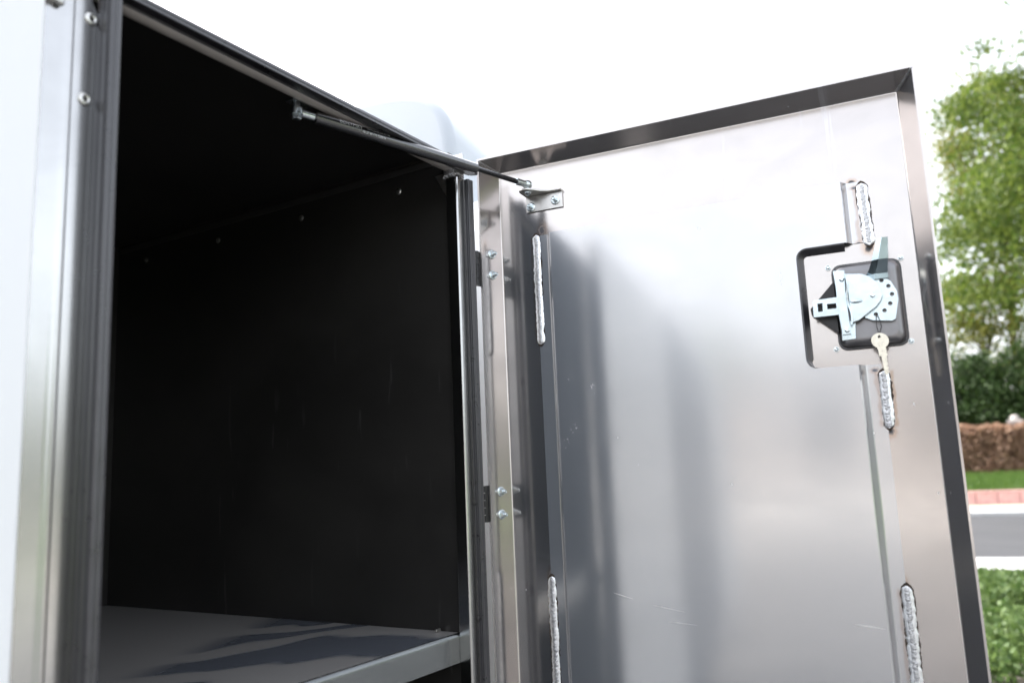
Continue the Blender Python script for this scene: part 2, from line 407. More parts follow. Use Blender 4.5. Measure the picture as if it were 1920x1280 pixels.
M['leafg'] = leaf_mat('green_leaves', (0.050, 0.098, 0.015), (0.175, 0.225, 0.045))
M['leafy'] = leaf_mat('yellow_green_leaves', (0.12, 0.145, 0.028), (0.22, 0.21, 0.05))
M['leafd'] = leaf_mat('dark_evergreen_leaves', (0.022, 0.048, 0.012), (0.048, 0.088, 0.022), 0.8, 0.15)
M['leafb'] = leaf_mat('brown_beech_leaves', (0.27, 0.16, 0.105), (0.46, 0.30, 0.21), 1.2, 0.25)
M['leafc'] = leaf_mat('fresh_shrub_leaves', (0.050, 0.095, 0.022), (0.125, 0.185, 0.055), 2.0, 0.35)
M['grass'] = leaf_mat('grass_blades', (0.05, 0.11, 0.018), (0.11, 0.18, 0.035), 1.5, 0.35)

# ------------------------------------------------------------------ ground, road and verges
def sheet(name, x0, x1, y0, y1, z, mat, parent=None, z1=None):
    me = bpy.data.meshes.new(name)
    z1 = z if z1 is None else z1
    me.from_pydata([(x0, y0, z), (x1, y0, z1), (x1, y1, z1), (x0, y1, z)], [], [(0, 1, 2, 3)])
    return link(name, me, mat, parent)

tag(sheet('ground', -400, 400, -400, 400, 0.0, M['yard']), 'pale concrete yard reaching to the horizon', None, None, 'structure')
tag(sheet('reflection_pad', -16.0, 5.6, -13.0, 3.6, 0.004, M['drive']), kind='structure')  # unseen dark ground, added and sized to darken reflections in the metal
tag(sheet('lawn', -60, 12, -90, -15.0, 0.006, M['grassg']), kind='structure')
RZ = math.radians(10.0); RO = (14.4, -0.2, 0)
def onroad(o): o.location = RO; o.rotation_euler = (0, 0, RZ); return o
o = onroad(sheet('planting_bed', -8.4, -1.90, -30, 26, 0.004, M['soil'])); tag(o, kind='structure')
b = MB(); b.box(-1.90, -0.62, -60, 60, -0.05, 0.10, 0.015)
o = onroad(b.done('pavement', M['concrete'])); tag(o, kind='structure')
o = onroad(sheet('road', -0.62, 9.8, -150, 150, 0.006, M['asphalt'])); tag(o, kind='structure')
b = MB(); b.box(9.8, 11.6, -150, 150, -0.05, 0.11, 0.015)
o = onroad(b.done('kerb', M['concrete'])); tag(o, kind='structure')
o = onroad(sheet('verge', 11.6, 13.8, -150, 150, 0.085, M['sandy'])); tag(o, kind='structure')
me = bpy.data.meshes.new('grass_bank')
me.from_pydata([(13.9, -150, 0.40), (16.0, -150, 0.62), (21.0, -150, 0.80), (90, -150, 1.2), (13.9, 150, 0.40), (16.0, 150, 0.62), (21.0, 150, 0.80), (90, 150, 1.2)], [],
               [(0, 1, 5, 4), (1, 2, 6, 5), (2, 3, 7, 6)])
o = onroad(link('grass_bank', me, M['grassg'])); tag(o, kind='structure')

# low pink block wall along the verge: each block its own piece
wall = empty('low_wall', RO, RZ); tag(wall, 'low pink block wall along the far side of the road', 'wall')
b = MB(); b.box(0, 0.22, 0, 0.555, 0, 0.36, 0.012); blk = b.done('block', M['pink'], wall)
blk.location = (13.72, -13.0, 0.08)
for i in range(1, 42):
    c = blk.copy(); col.objects.link(c); c.parent = wall; c.location = (13.72 + random.uniform(-.008, .008), -13.0 + i * 0.57, 0.08 + random.uniform(-.006, .006))
b = MB(); b.box(13.70, 13.97, -13.1, 11.0, 0.445, 0.485, 0.008); b.done('coping', M['pink'], wall)

def leaf_quads(P, size, jitter=0.35, flat=0.0):
    """P (n,3) centres -> randomly turned leaf-shaped quads"""
    n = len(P)
    a = rng.normal(size=(n, 3)); a /= np.linalg.norm(a, axis=1)[:, None]
    b = rng.normal(size=(n, 3))
    if flat: a[:, 2] *= (1 - flat); a /= np.linalg.norm(a, axis=1)[:, None]
    b -= a * np.sum(a * b, axis=1)[:, None]; b /= np.linalg.norm(b, axis=1)[:, None]
    s = size * (1 + jitter * rng.uniform(-1, 1, n))[:, None]
    w = s * 0.36
    return np.stack([P - a * s * 0.5, P - a * s * 0.02 + b * w, P + a * s * 0.5, P - a * s * 0.02 - b * w], axis=1)

# grass blades on the bank
n = 42000
gx = rng.uniform(14.0, 20.6, n); gy = rng.uniform(-7, 7, n)
gz = np.where(gx < 16, 0.40 + (gx - 13.9) / 2.1 * 0.22, 0.62 + (gx - 16) / 5 * 0.18)
P = np.stack([gx, gy, gz], 1); lean = rng.normal(0, 0.04, (n, 3)); lean[:, 2] = rng.uniform(0.07, 0.20, n)
side = np.stack([rng.normal(0, 0.009, n), rng.normal(0, 0.009, n), np.zeros(n)], 1)
o = onroad(quads('grass', np.stack([P - side, P + side, P + lean + side * .2, P + lean - side * .2], 1), M['grass']))
tag(o, 'short green grass on the bank below the brown hedge', 'grass', None, 'stuff')

# brown clipped hedge
hedge = empty('beech_hedge', RO, RZ); tag(hedge, 'clipped brown beech hedge on the grass bank', 'hedge')
n = 52000
hx = 22.2 + rng.choice([-1, 1], n, p=[.75, .25]) * (0.62 + rng.normal(0, .07, n)); hy = rng.uniform(-13, 12, n); hz = rng.uniform(0.72, 2.58, n)
topm = rng.random(n) < 0.22
hx[topm] = rng.uniform(21.55, 22.85, topm.sum()); hz[topm] = 2.56 + rng.normal(0, 0.05, topm.sum())
bulge = 0.07 * np.sin(hy * 2.1) + 0.06 * np.sin(hy * 5.3 + hz * 3)
quads('foliage', leaf_quads(np.stack([hx + bulge, hy, hz + bulge * .6], 1), 0.13), M['leafb'], hedge)
b = MB(); b.box(21.75, 22.65, -13, 12, 0.6, 2.45); b.done('twig_core', M['bark'], hedge)

# stone post behind the hedge
gp = empty('gate_post', (37.2, -0.62, 0.85)); tag(gp, 'pale stone post cap peeping over the brown hedge', 'post')
b = MB(); b.box(-0.2, 0.2, -0.2, 0.2, 0, 1.82, 0.02); b.done('shaft', M['stone'], gp)
b = MB(); b.box(-0.27, 0.27, -0.27, 0.27, 1.82, 1.95, 0.03); b.sphere((0, 0, 2.02), 0.16, 1, 1, 0.8); b.done('cap', M['stone'], gp)

# trees
def tree(name, loc, height, rad, base, mat, label, cat, group, nclus=260, per=70, leaf=0.22, spread=0.75, trunk_r=0.3, conical=False, seed=0, barkless=False):
    global rng
    keep = rng; rng = np.random.default_rng(seed)
    t = empty(name, loc); tag(t, label, cat, group)
    ch = (height - base) / 2; cz = base + ch
    d = rng.normal(size=(nclus, 3)); d /= np.linalg.norm(d, axis=1)[:, None]
    rr = rng.uniform(0.35, 1.0, nclus) ** 0.55
    cl = d * rr[:, None] * np.array([rad, rad, ch])
    lob = 1 + 0.16 * np.sin(3.1 * np.arctan2(d[:, 1], d[:, 0]) + seed) + 0.12 * np.sin(5 * d[:, 2] + seed)
    cl[:, :2] *= lob[:, None]; cl[:, 2] += cz
    if conical:
        f = np.clip((height - cl[:, 2]) / (height - base), 0.08, 1) ** 0.7
        cl[:, :2] *= f[:, None]
    off = rng.normal(size=(nclus, per, 3)) * np.array([spread, spread, spread * 0.55]) * rng.uniform(0.6, 1.25, (nclus, 1, 1))
    off[:, :, 2] -= 0.12 * (off[:, :, 0] ** 2 + off[:, :, 1] ** 2)
    P = (cl[:, None, :] + off).reshape(-1, 3)
    P = P[P[:, 2] > base * 0.75]
    tr = MB()
    pts = [(0, 0, -0.1)]; rs = [trunk_r * 1.25]
    for k in range(1, 7):
        f = k / 6
        pts.append((rng.normal(0, 0.08) * rad * 0.3, rng.normal(0, 0.08) * rad * 0.3, f * height * 0.86)); rs.append(trunk_r * (1 - f * 0.86))
    tr.tube(pts, rs, 9)
    for k in rng.choice(nclus, min(26, nclus), replace=False):
        e = cl[k]; s0 = max(0.18, min(0.8, (e[2] * 0.62) / height))
        i = min(5, int(s0 / 0.86 * 6)); a = Vector(pts[i]).lerp(Vector(pts[i + 1]), 0.5)
        mid = a.lerp(Vector(e), 0.5) + Vector((0, 0, 0.25))
        r0 = trunk_r * 0.33 * (1 - s0 * 0.6)
        tr.tube([a, mid, tuple(e)], [r0, r0 * 0.6, r0 * 0.18], 6)
    tr.done('trunk', M['bark'], t)
    quads('crown', leaf_quads(P, leaf), mat, t)
    rng = keep
    return t

tree('broadleaf_tree', (44.0, -6.6, 0.95), 23.0, 7.4, 1.6, M['leafg'], 'big leafy green tree at the right edge behind the hedge', 'tree', None, 360, 270, 0.20, 0.80, 0.42, seed=3)
tree('budding_tree', (52.0, -1.1, 1.0), 22.5, 2.9, 11.0, M['leafy'], 'thin yellow green tree whose sparse top shows against the sky', 'tree', None, 170, 60, 0.22, 0.6, 0.24, seed=5)
tree('leaning_tree', (47.0, 0.2, 0.95), 10.5, 2.8, 2.2, M['leafy'], 'loose low tree with yellow green leaves beside the door edge', 'tree', None, 130, 60, 0.20, 0.55, 0.16, seed=9)
for i, (x, y, hh, rr_, lb) in enumerate([(40.5, 3.0, 4.2, 1.5, 'dark evergreen bush behind the hedge, hidden by the open door'), (41.0, 0.5, 5.2, 1.6, 'dark evergreen bush next to the edge of the open door'),
                                         (40.6, -2.2, 5.6, 1.8, 'dark evergreen bush at the right edge of the view'), (41.0, -5.0, 4.6, 1.6, 'dark evergreen bush just beyond the right edge of the view')]):
    tree('evergreen_bush', (x, y, 0.9), hh, rr_, 0.4, M['leafd'], lb, 'bush', 'evergreen bushes behind the hedge', 120, 90, 0.17, 0.42, 0.12, seed=20 + i)
# trees across the yard, seen in the polished metal
for i, (x, y) in enumerate([(9.0, -46.0), (22.0, -52.0), (-46.0, -30.0), (-60, 6.0)]):
    tree('yard_tree', (x, y, 0.0), 9.0 + i * .6, 4.2, 2.4, M['leafg'], ['round green tree across the yard nearest the road', 'round green tree across the yard close to the road corner', 'round green tree behind the photographer', 'round green tree in line with the tail of the truck'][i],
         'tree', 'trees across the yard', 110, 60, 0.34, 0.8, 0.26, seed=40 + i)

# unseen pale building, added to grey the reflections in the door
wh = empty('added_building', (-42, 4, 0)); tag(wh, 'unseen long pale building added for the door reflections', 'building')
b = MB(); b.box(-12, 0, -34, 30, 0, 6.4); b.done('wall', M['stone'], wh)
b = MB(); b.box(-12.4, 0.4, -34.4, 30.4, 6.4, 6.8, 0.05); b.done('roof', M['greyp'], wh)
for k in range(10):
    b = MB(); b.box(-0.02, 0.05, -31 + k * 6, -28.6 + k * 6, 2.2, 3.8); b.done('window', M['glass'], wh)

# leafy ground cover in the bed
n_cl = 1100
cx_ = rng.uniform(-8.2, -2.3, n_cl); cy_ = rng.uniform(-4.2, 3.2, n_cl); ch_ = rng.uniform(0.08, 0.30, n_cl) * np.clip((-1.2 - cx_) / 3.5, 0.45, 1.0)
keepm = rng.random(n_cl) < (0.30 + 0.70 * (np.sin(cx_ * 2.9 + cy_ * 3.7) > -0.45)); cx_, cy_, ch_ = cx_[keepm], cy_[keepm], ch_[keepm]
per = 110
off = rng.normal(size=(len(cx_), per, 3)) * np.array([0.13, 0.13, 0.0]); hh = np.abs(rng.normal(0, 0.5, (len(cx_), per)))
P = np.stack([cx_[:, None] + off[:, :, 0], cy_[:, None] + off[:, :, 1], 0.02 + ch_[:, None] * np.clip(1.25 - hh, 0.05, 1.3)], 2).reshape(-1, 3)
o = onroad(quads('ground_cover', leaf_quads(P, 0.055), M['leafc'])); tag(o, 'fresh green leafy ground cover in the planting bed', 'ground cover', None, 'stuff')

# ------------------------------------------------------------------ the truck
truck = empty('service_truck', (0, 0, 0)); tag(truck, 'service truck body with an open aluminium storage compartment', 'truck')
Z = lambda v: v + GZ

def vprism(poly, z0, z1, name, mat, parent=truck, bevel=0.0, seg=3, smooth=30):
    b = MB(); b.prism(poly, lambda p: Vector((p[0], p[1], Z(z0))), lambda p: Vector((p[0], p[1], Z(z1))), bevel, seg); return b.done(name, mat, parent, smooth)
def box(name, x0, x1, y0, y1, z0, z1, mat, parent=truck, bevel=0.0, seg=3):
    b = MB(); b.box(x0, x1, y0, y1, Z(z0), Z(z1), bevel, seg); return b.done(name, mat, parent)

# compartment shell (dark sheet)
ZB = -0.72
wallp = box('compartment_wall', 1.076, 1.100, 0.012, 0.95, ZB, 0.5362, M['inside'])
box('compartment_wall', 0.430, 0.4445, 0.030, 0.95, ZB, 0.5362, M['inside'])
box('compartment_back', 0.4455, 1.0755, 0.921, 0.950, ZB, 0.5362, M['inside'])
ceil = box('compartment_ceiling', 0.4300, 1.1000, 0.026, 0.9500, 0.5365, 0.5400, M['inside'])
box('compartment_floor', 0.4455, 1.0755, 0.0, 0.9205, ZB, ZB + 0.02, M['inside'])
# folded lip of the wall sheet below the ceiling joint
box('ceiling_angle', 1.0728, 1.0755, 0.045, 0.9205, 0.5190, 0.5300, M['lip'], bevel=0.0008)
box('ceiling_gap', 1.0735, 1.0755, 0.045, 0.9205, 0.5306, 0.5360, M['hole'])
b = MB(); b.lathe((1.0755, 0, 0), (-1, 0, 0), [(0.0, 0.0062), (0.0008, 0.0062), (0.0022, 0.0045), (0.0028, 0.0018)], 14)
rv = b.done('rivet', M['rivet'], wallp); rv.location = (0, 0.120, Z(0.4915))
for yy in (0.355, 0.589, 0.822):
    c = rv.copy(); col.objects.link(c); c.parent = wallp; c.location = (0, yy, Z(0.4915))
# roof skin and outer walls of the box
box('roof_sheet', 0.30, 1.104, 0.030, 2.00, 0.5405, 0.5435, M['sheet'])
box('outer_wall', 1.1005, 1.1045, 0.002, 2.00, ZB, 0.5405, M['sheet'])

# header tube and right post, with welded corner
b = MB(); b.cyl((0.446, 0.013, Z(0.515)), (1.0945, 0.013, Z(0.515)), 0.0125, None, 28); b.done('header_tube', M['header'], truck, 40)
box('header_plate', 0.446, 1.0945, 0.0005, 0.0255, 0.5205, 0.5232, M['header'])
post = None
b = MB(); b.box(1.0715, 1.0945, -0.006, 0.0175, Z(ZB), Z(0.4925), 0.0035, 4); post = b.done('door_post', M['frame'], truck)
b = MB(); b.box(1.0700, 1.0955, -0.0045, 0.0220, Z(0.4935), Z(0.5080), 0.005, 3)
for k in range(9): b.sphere((1.0702 + random.uniform(0, .002), -0.003 + k * 0.0028, Z(0.4935) + random.uniform(-.0015, .0015)), 0.0032, 1, 1, 1, 8, 6)
b.done('corner_weld', M['weld'], post)
b = MB(); b.prism([(0.040, 0.500), (0.0185, 0.500), (0.0185, 0.462)], lambda p: Vector((1.0735, p[0], Z(p[1]))), lambda p: Vector((1.0765 - 0.0015, p[0], Z(p[1]))))
b.done('corner_gusset', M['steelb'], post)

# left jamb: outer strip with rolled edge, riveted inner strip turned towards the opening
ja = vprism([(0.3925, 0.020), (0.3925, -0.0040), (0.4120, -0.0040), (0.4160, -0.0065), (0.4200, -0.0070), (0.4235, -0.0055), (0.4245, -0.0020), (0.4245, 0.020)], ZB, 0.60, 'jamb_strip', M['frame'], smooth=50)
b = MB()
fB = lambda s, z, o_=0.0: Vector((0.4250 + s * 0.9986 + o_ * 0.052, -0.0025 + s * 0.052 - o_ * 0.9986, Z(z)))
polyB = [(0.0, ZB), (0.031, ZB), (0.031, 0.474), (0.0275, 0.4765), (0.023, 0.4790), (0.0185, 0.4870), (0.0165, 0.4960), (0.016, 0.56), (0.0, 0.56)]
b.prism(polyB, lambda p: fB(p[0], p[1], 0.0), lambda p: fB(p[0], p[1], -0.0025)); jb = b.done('jamb_strip', M['frame'], truck)
for s_, z_ in ((0.0170, 0.4690), (0.0135, 0.3820), (0.0130, -0.47)):
    c0 = fB(s_, z_, 0.0); ax = fB(0, 0, 1) - fB(0, 0, 0)
    b = MB(); b.lathe(c0, ax, [(0.0, 0.0066), (0.0010, 0.0068), (0.0022, 0.0058), (0.0027, 0.0040), (0.0022, 0.0026), (0.0012, 0.0022)], 20); r_ = b.done('rivet', M['rivet'], jb)
    b = MB(); b.lathe(c0, ax, [(0.0013, 0.00215), (0.0017, 0.0019)], 12); b.done('rivet_mandrel', M['hole'], jb)
# small folded clip at the top of the outer strip
b = MB(); b.box(0.394, 0.4045, -0.0120, -0.0045, Z(0.4660), Z(0.4700), 0.0012); b.sphere((0.4065, -0.0080, Z(0.4690)), 0.0046, 1, 0.8, 1.1); b.done('edge_clip', M['frame'], truck)

# rubber door seal: three runs of a ribbed profile
def ribbed(w, d):
    """cross-section, across (0..w) and depth (0..-d), with grooves on the side and the face"""
    return [(0, 0), (0, -d * .28), (0.0010, -d * .33), (0.0010, -d * .40), (0, -d * .45), (0, -d * .70), (0.0012, -d * .76), (0.0012, -d * .82), (0.0002, -d * .88), (0.0016, -d * .97),
            (w * .30, -d), (w * .42, -d + .0011), (w * .55, -d + .0011), (w * .66, -d), (w - .0018, -d * .985), (w, -d * .92), (w, 0)]
seal = empty('door_seal', (0, 0, 0)); seal.parent = truck
b = MB(); b.prism(ribbed(0.0122, 0.0245), lambda p: Vector((0.4490 + p[0], -0.0015 + p[1], Z(ZB))), lambda p: Vector((0.4490 + p[0], -0.0015 + p[1], Z(0.5085)))); b.done('seal_strip', M['rubber'], seal, 40)
topsec = [(-0.0015, 0.5020), (-0.0080, 0.4995), (-0.0085, 0.5003), (-0.0105, 0.4997), (-0.0110, 0.4986), (-0.0235, 0.4966), (-0.0258, 0.4976), (-0.0260, 0.5005), (-0.0252, 0.5012), (-0.0260, 0.5020), (-0.0260, 0.5055), (-0.0248, 0.5070), (-0.0015, 0.5080)]
b = MB(); b.prism(topsec, lambda p: Vector((0.4617, p[0], Z(p[1]))), lambda p: Vector((1.1055, p[0], Z(p[1])))); b.done('seal_strip', M['rubber'], seal, 40)
b = MB(); b.prism(ribbed(0.0150, 0.0090), lambda p: Vector((1.0912 + p[0], -0.0065 + p[1], Z(ZB))), lambda p: Vector((1.0912 + p[0], -0.0065 + p[1], Z(0.4885)))); b.done('seal_strip', M['rubber'], seal, 40)

# shelf with folded front lip
b = MB()
prof = [(0.9200, -0.2360), (0.0208, -0.2360), (0.0208, -0.2385), (0.9200, -0.2385)]
b.prism(prof, lambda p: Vector((0.4460, p[0], Z(p[1]))), lambda p: Vector((1.0750, p[0], Z(p[1])))); shelf = b.done('shelf', M['shelfm'], truck, 40)
lipp = [(0.0206, -0.2361), (0.0192, -0.2366), (0.0179, -0.2378), (0.0166, -0.2395), (0.0159, -0.2420), (0.0158, -0.2450), (0.0158, -0.2790), (0.0178, -0.2790), (0.0178, -0.2440), (0.0206, -0.2386)]
b = MB(); b.prism(lipp, lambda p: Vector((0.4460, p[0], Z(p[1]))), lambda p: Vector((1.0750, p[0], Z(p[1])))); b.done('shelf_lip', M['lipm'], shelf, 40)
b = MB(); b.box(1.058, 1.070, 0.0495, 0.0530, Z(-0.2357), Z(-0.2305), 0.0012); b.done('shelf_tab', M['steelb'], shelf)

# white side panels further along, and a grey one added to darken the door reflection
box('side_panel', -0.70, 0.3915, -0.0125, 0.020, -0.90, 0.62, M['white'], bevel=0.003)
box('side_panel', -2.20, -0.703, -0.0105, 0.020, -0.90, 0.62, M['greyp'], bevel=0.003)
box('side_panel', -3.30, -2.203, -0.0125, 0.020, -0.90, 0.62, M['white'], bevel=0.003)
box('tail_panel', -3.30, -3.27, 0.021, 2.00, -0.90, 0.62, M['white'], bevel=0.003)
box('roof_panel', -3.26, 0.2995, 0.021, 2.00, 0.585, 0.615, M['white'], bevel=0.003)
box('side_panel', 1.1046, 0.4, 2.001, 2.03, -0.90, 0.54, M['white'])
box('lower_panel', 0.3925, 1.1045, -0.004, 0.020, -0.90, ZB - 0.002, M['white'], bevel=0.002)
box('floor_deck', -3.25, 1.10, 0.021, 2.0, -0.90, -0.86, M['dark'])
box('chassis_rail', -3.2, 3.4, 0.55, 0.70, -1.10, -0.91, M['dark'], bevel=0.005)
box('chassis_rail', -3.2, 3.4, 1.35, 1.50, -1.10, -0.91, M['dark'], bevel=0.005)

# cab ahead of the box, white
b = MB()
cabp = [(1.52, -0.85), (1.52, 0.52), (1.60, 0.66), (1.80, 0.72), (2.55, 0.70), (2.85, 0.55), (3.25, -0.10), (3.42, -0.20), (3.48, -0.85)]
b.prism(cabp, lambda p: Vector((p[0], 0.06 + max(0, p[1]) * 0.22, Z(p[1]))), lambda p: Vector((p[0], 1.96 - max(0, p[1]) * 0.22, Z(p[1]))), 0.06, 5); cab = b.done('cab', M['white'], truck, 40)
b = MB(); b.prism([(1.01 - 0.64 * abs(math.cos(a)) ** 0.38 * (1 if math.cos(a) > 0 else -1), 0.60 + 0.425 * abs(math.sin(a)) ** 0.38) for a in [math.pi * k / 28 for k in range(29)]],
                  lambda p: Vector((1.60, p[0], Z(p[1]))), lambda p: Vector((2.62, 1.0 + (p[0] - 1.0) * 0.92, Z(0.60 + (p[1] - 0.60) * 0.45))), 0.03, 4); b.done('roof_fairing', M['fair'], cab, 50)
b = MB(); b.prism([(1.98, 0.02), (1.98, 0.50), (2.62, 0.50), (2.98, 0.02)], lambda p: Vector((p[0], 0.050 + max(0, p[1]) * 0.22, Z(p[1]))), lambda p: Vector((p[0], 0.070 + max(0, p[1]) * 0.22, Z(p[1])))); b.done('side_window', M['glass'], cab)
b = MB(); b.prism([(1.95, -0.62), (1.95, -0.02), (3.02, -0.02), (2.98, -0.62)], lambda p: Vector((p[0], 0.052, Z(p[1]))), lambda p: Vector((p[0], 0.062, Z(p[1]))), 0.003); b.done('cab_door', M['white'], cab)
box('door_handle', 2.00, 2.14, 0.030, 0.050, -0.20, -0.17, M['blackp'], cab, 0.006)
for yy in (0.25, 1.55):
    b = MB(); b.box(3.47, 3.51, yy, yy + 0.25, Z(-0.70), Z(-0.56), 0.012); b.done('headlight', M['lens'], cab)
for xx in (2.45, -1.9):
    for yy in (0.10, 1.66):
        b = MB(); b.lathe((xx, yy, 0.385), (0, 1, 0), [(0, 0.20), (0.02, 0.34), (0.06, 0.385), (0.20, 0.385), (0.24, 0.34), (0.25, 0.20)], 32); w_ = b.done('wheel', M['tyre'], truck)
        b = MB(); b.lathe((xx, yy - 0.006, 0.385), (0, 1, 0), [(0, 0.06), (0.02, 0.12), (0.012, 0.20), (0.05, 0.205)], 24); b.done('rim', M['rim'], w_)

# ------------------------------------------------------------------ the open door
door = None
b = MB(); bm = b.bm
T = 0.0030; FO = 0.0463
PU0, PU1, PZ0, PZ1 = 0.0, 0.6485, -0.62, 0.5305
FU0, FU1, FZ0, FZ1 = -0.0175, 0.6685, -0.632, 0.5424
ring = lambda a0, a1, c0, c1, y_: [bm.verts.new((u_, y_, Z(z_))) for u_, z_ in ((a0, c0), (a1, c0), (a1, c1), (a0, c1))]
r0 = ring(PU0, PU1, PZ0, PZ1, 0.0); r1 = ring(FU0, FU1, FZ0, FZ1, -FO)
r2 = ring(FU0 - T, FU1 + T, FZ0 - T, FZ1 + T, -FO - 0.0004); r3 = ring(PU0 - T, PU1 + T, PZ0 - T, PZ1 + T, T)
bm.faces.new(r0); bm.faces.new(r3)
for a_, c_ in ((r0, r1), (r1, r2), (r2, r3)):
    for k in range(4): bm.faces.new((a_[k], a_[(k + 1) % 4], c_[(k + 1) % 4], c_[k]))
bmesh.ops.recalc_face_normals(bm, faces=bm.faces[:])
bmesh.ops.bevel(bm, geom=[e for e in bm.edges if all(v in r0 for v in e.verts)], offset=0.0022, segments=3, profile=0.5, affect='EDGES')
door = b.done('compartment_door', M['door'], truck, 25)
door['label'] = 'open pan door of rolled aluminium with welded inner sheet'
door.location = (1.19811, -0.01015, 0)
door.rotation_euler = (0, 0, -math.pi / 2 + TH)
# corner welds on the flanges
for (ua, ub) in ((PU1 - 0.0008, FU1), (PU0 + 0.0008, FU0)):
    b = MB()
    for k in range(22):
        f = 0.03 + 0.95 * k / 21; b.sphere((ua + (ub - ua) * f, -FO * f, Z(PZ1 + (FZ1 - PZ1) * f - 0.0006)), (0.0019 if ua > 0.3 else 0.0013) + random.uniform(0, .0007), 1, 1, .7, 7, 5)
    b.done('corner_weld', M['weld'], door)

# inner reinforcement sheet: flat flanges, joggle, raised middle, cut-out around the latch
HR = 0.0140; TS = 0.0020
def HRu(u_): return 0.0112 + (u_ - 0.096) / 0.462 * 0.0056
uL0, uL1, uL2, uR2, uR1, uR0 = 0.0650, 0.0870, 0.0960, 0.5575, 0.5680, 0.5865
zt, zb = 0.4035, -0.60
cu, cz0, cz1, cr_ = 0.4880, 0.1325, 0.3115, 0.015
def prof_h(u_):
    if u_ <= uL1: return TS
    if u_ < uL2: f = (u_ - uL1) / (uL2 - uL1); return TS + (HRu(uL2) - TS) * (3 * f * f - 2 * f ** 3)
    if u_ <= uR2: return HRu(u_)
    if u_ < uR1: f = (uR1 - u_) / (uR1 - uR2); return TS + (HRu(uR2) - TS) * (3 * f * f - 2 * f ** 3)
    return TS
def strip_mesh(mb, us, zlo, zhi):
    """closed sheet over a list of u stations between zlo(u) and zhi(u)"""
    bm = mb.bm
    A = []
    for u_ in us:
        hgt = prof_h(u_)
        A.append([bm.verts.new((u_, -hgt, Z(zlo(u_)))), bm.verts.new((u_, -hgt, Z(zhi(u_)))), bm.verts.new((u_, -hgt + TS - 0.0004, Z(zhi(u_)))), bm.verts.new((u_, -hgt + TS - 0.0004, Z(zlo(u_))))])
    for i in range(len(A) - 1):
        p, q = A[i], A[i + 1]
        bm.faces.new((p[0], q[0], q[1], p[1])); bm.faces.new((p[1], q[1], q[2], p[2])); bm.faces.new((p[2], q[2], q[3], p[3])); bm.faces.new((p[3], q[3], q[0], p[0]))
    bm.faces.new((A[0][0], A[0][1], A[0][2], A[0][3])); bm.faces.new((A[-1][3], A[-1][2], A[-1][1], A[-1][0]))
b = MB()
left = [uL0, uL1] + [uL1 + (uL2 - uL1) * k / 6 for k in range(1, 7)] + [0.2, 0.35, cu]
arc = [cu + cr_ * (1 - math.cos(math.pi / 2 * k / 6)) for k in range(0, 7)]
rightu = arc + [0.53, uR2] + [uR2 + (uR1 - uR2) * k / 6 for k in range(1, 7)] + [uR0]
def corner(u_): d = u_ - cu; return cr_ - math.sqrt(max(0, cr_ ** 2 - (cr_ - d) ** 2)) if d < cr_ else 0.0
strip_mesh(b, left, lambda u_: zb, lambda u_: zt)
strip_mesh(b, rightu, lambda u_: cz1 - corner(u_), lambda u_: zt)
strip_mesh(b, rightu, lambda u_: zb, lambda u_: cz0 + corner(u_))
bmesh.ops.remove_doubles(b.bm, verts=b.bm.verts[:], dist=1e-6); bmesh.ops.recalc_face_normals(b.bm, faces=b.bm.faces[:])
inner = b.done('reinforcement_sheet', M['sheet'], door, 22)
# dark strip standing in for shade and reflection round the cut-out edge
def edge_path():
    pts = [(uR2 - 0.002, cz1)]
    pts += [(cu + cr_, cz1)]
    pts += [(cu + cr_ - cr_ * math.sin(math.pi / 2 * k / 6), cz1 - cr_ + cr_ * math.cos(math.pi / 2 * k / 6)) for k in range(1, 7)]
    pts += [(cu, cz0 + cr_)]
    pts += [(cu + cr_ - cr_ * math.cos(math.pi / 2 * k / 6), cz0 + cr_ - cr_ * math.sin(math.pi / 2 * k / 6)) for k in range(1, 7)]
    return pts
pp = edge_path(); b = MB(); bm = b.bm; rows = []
for i, (pu, pz) in enumerate(pp):
    q0 = pp[max(0, i - 1)]; q1 = pp[min(len(pp) - 1, i + 1)]
    t_ = Vector((q1[0] - q0[0], q1[1] - q0[1])).normalized(); nn = Vector((-t_.y, t_.x))     # towards the opening
    fade = 1.0 if i < len(pp) - 6 else max(0.15, (len(pp) - 1 - i) / 6)
    HR = HRu(min(pu, uR2))
    sec = [(0.0004, HR + 0.0008), (0.0022 * fade + .0004, HR + 0.0002), (0.0042 * fade + .0004, HR * 0.72), (0.0066 * fade + .0004, HR * 0.40), (0.0088 * fade + .0005, 0.0006), (0.0004, 0.0006)]
    rows.append([bm.verts.new((pu + nn.x * a, -d_, Z(pz + nn.y * a))) for a, d_ in sec])
for i in range(len(rows) - 1):
    for k in range(6): bm.faces.new((rows[i][k], rows[i + 1][k], rows[i + 1][(k + 1) % 6], rows[i][(k + 1) % 6]))
bm.faces.new(rows[0]); bm.faces.new(rows[-1][::-1])
bmesh.ops.recalc_face_normals(bm, faces=bm.faces[:])
b.done('edge_shade', M['rubber'], door, 50)

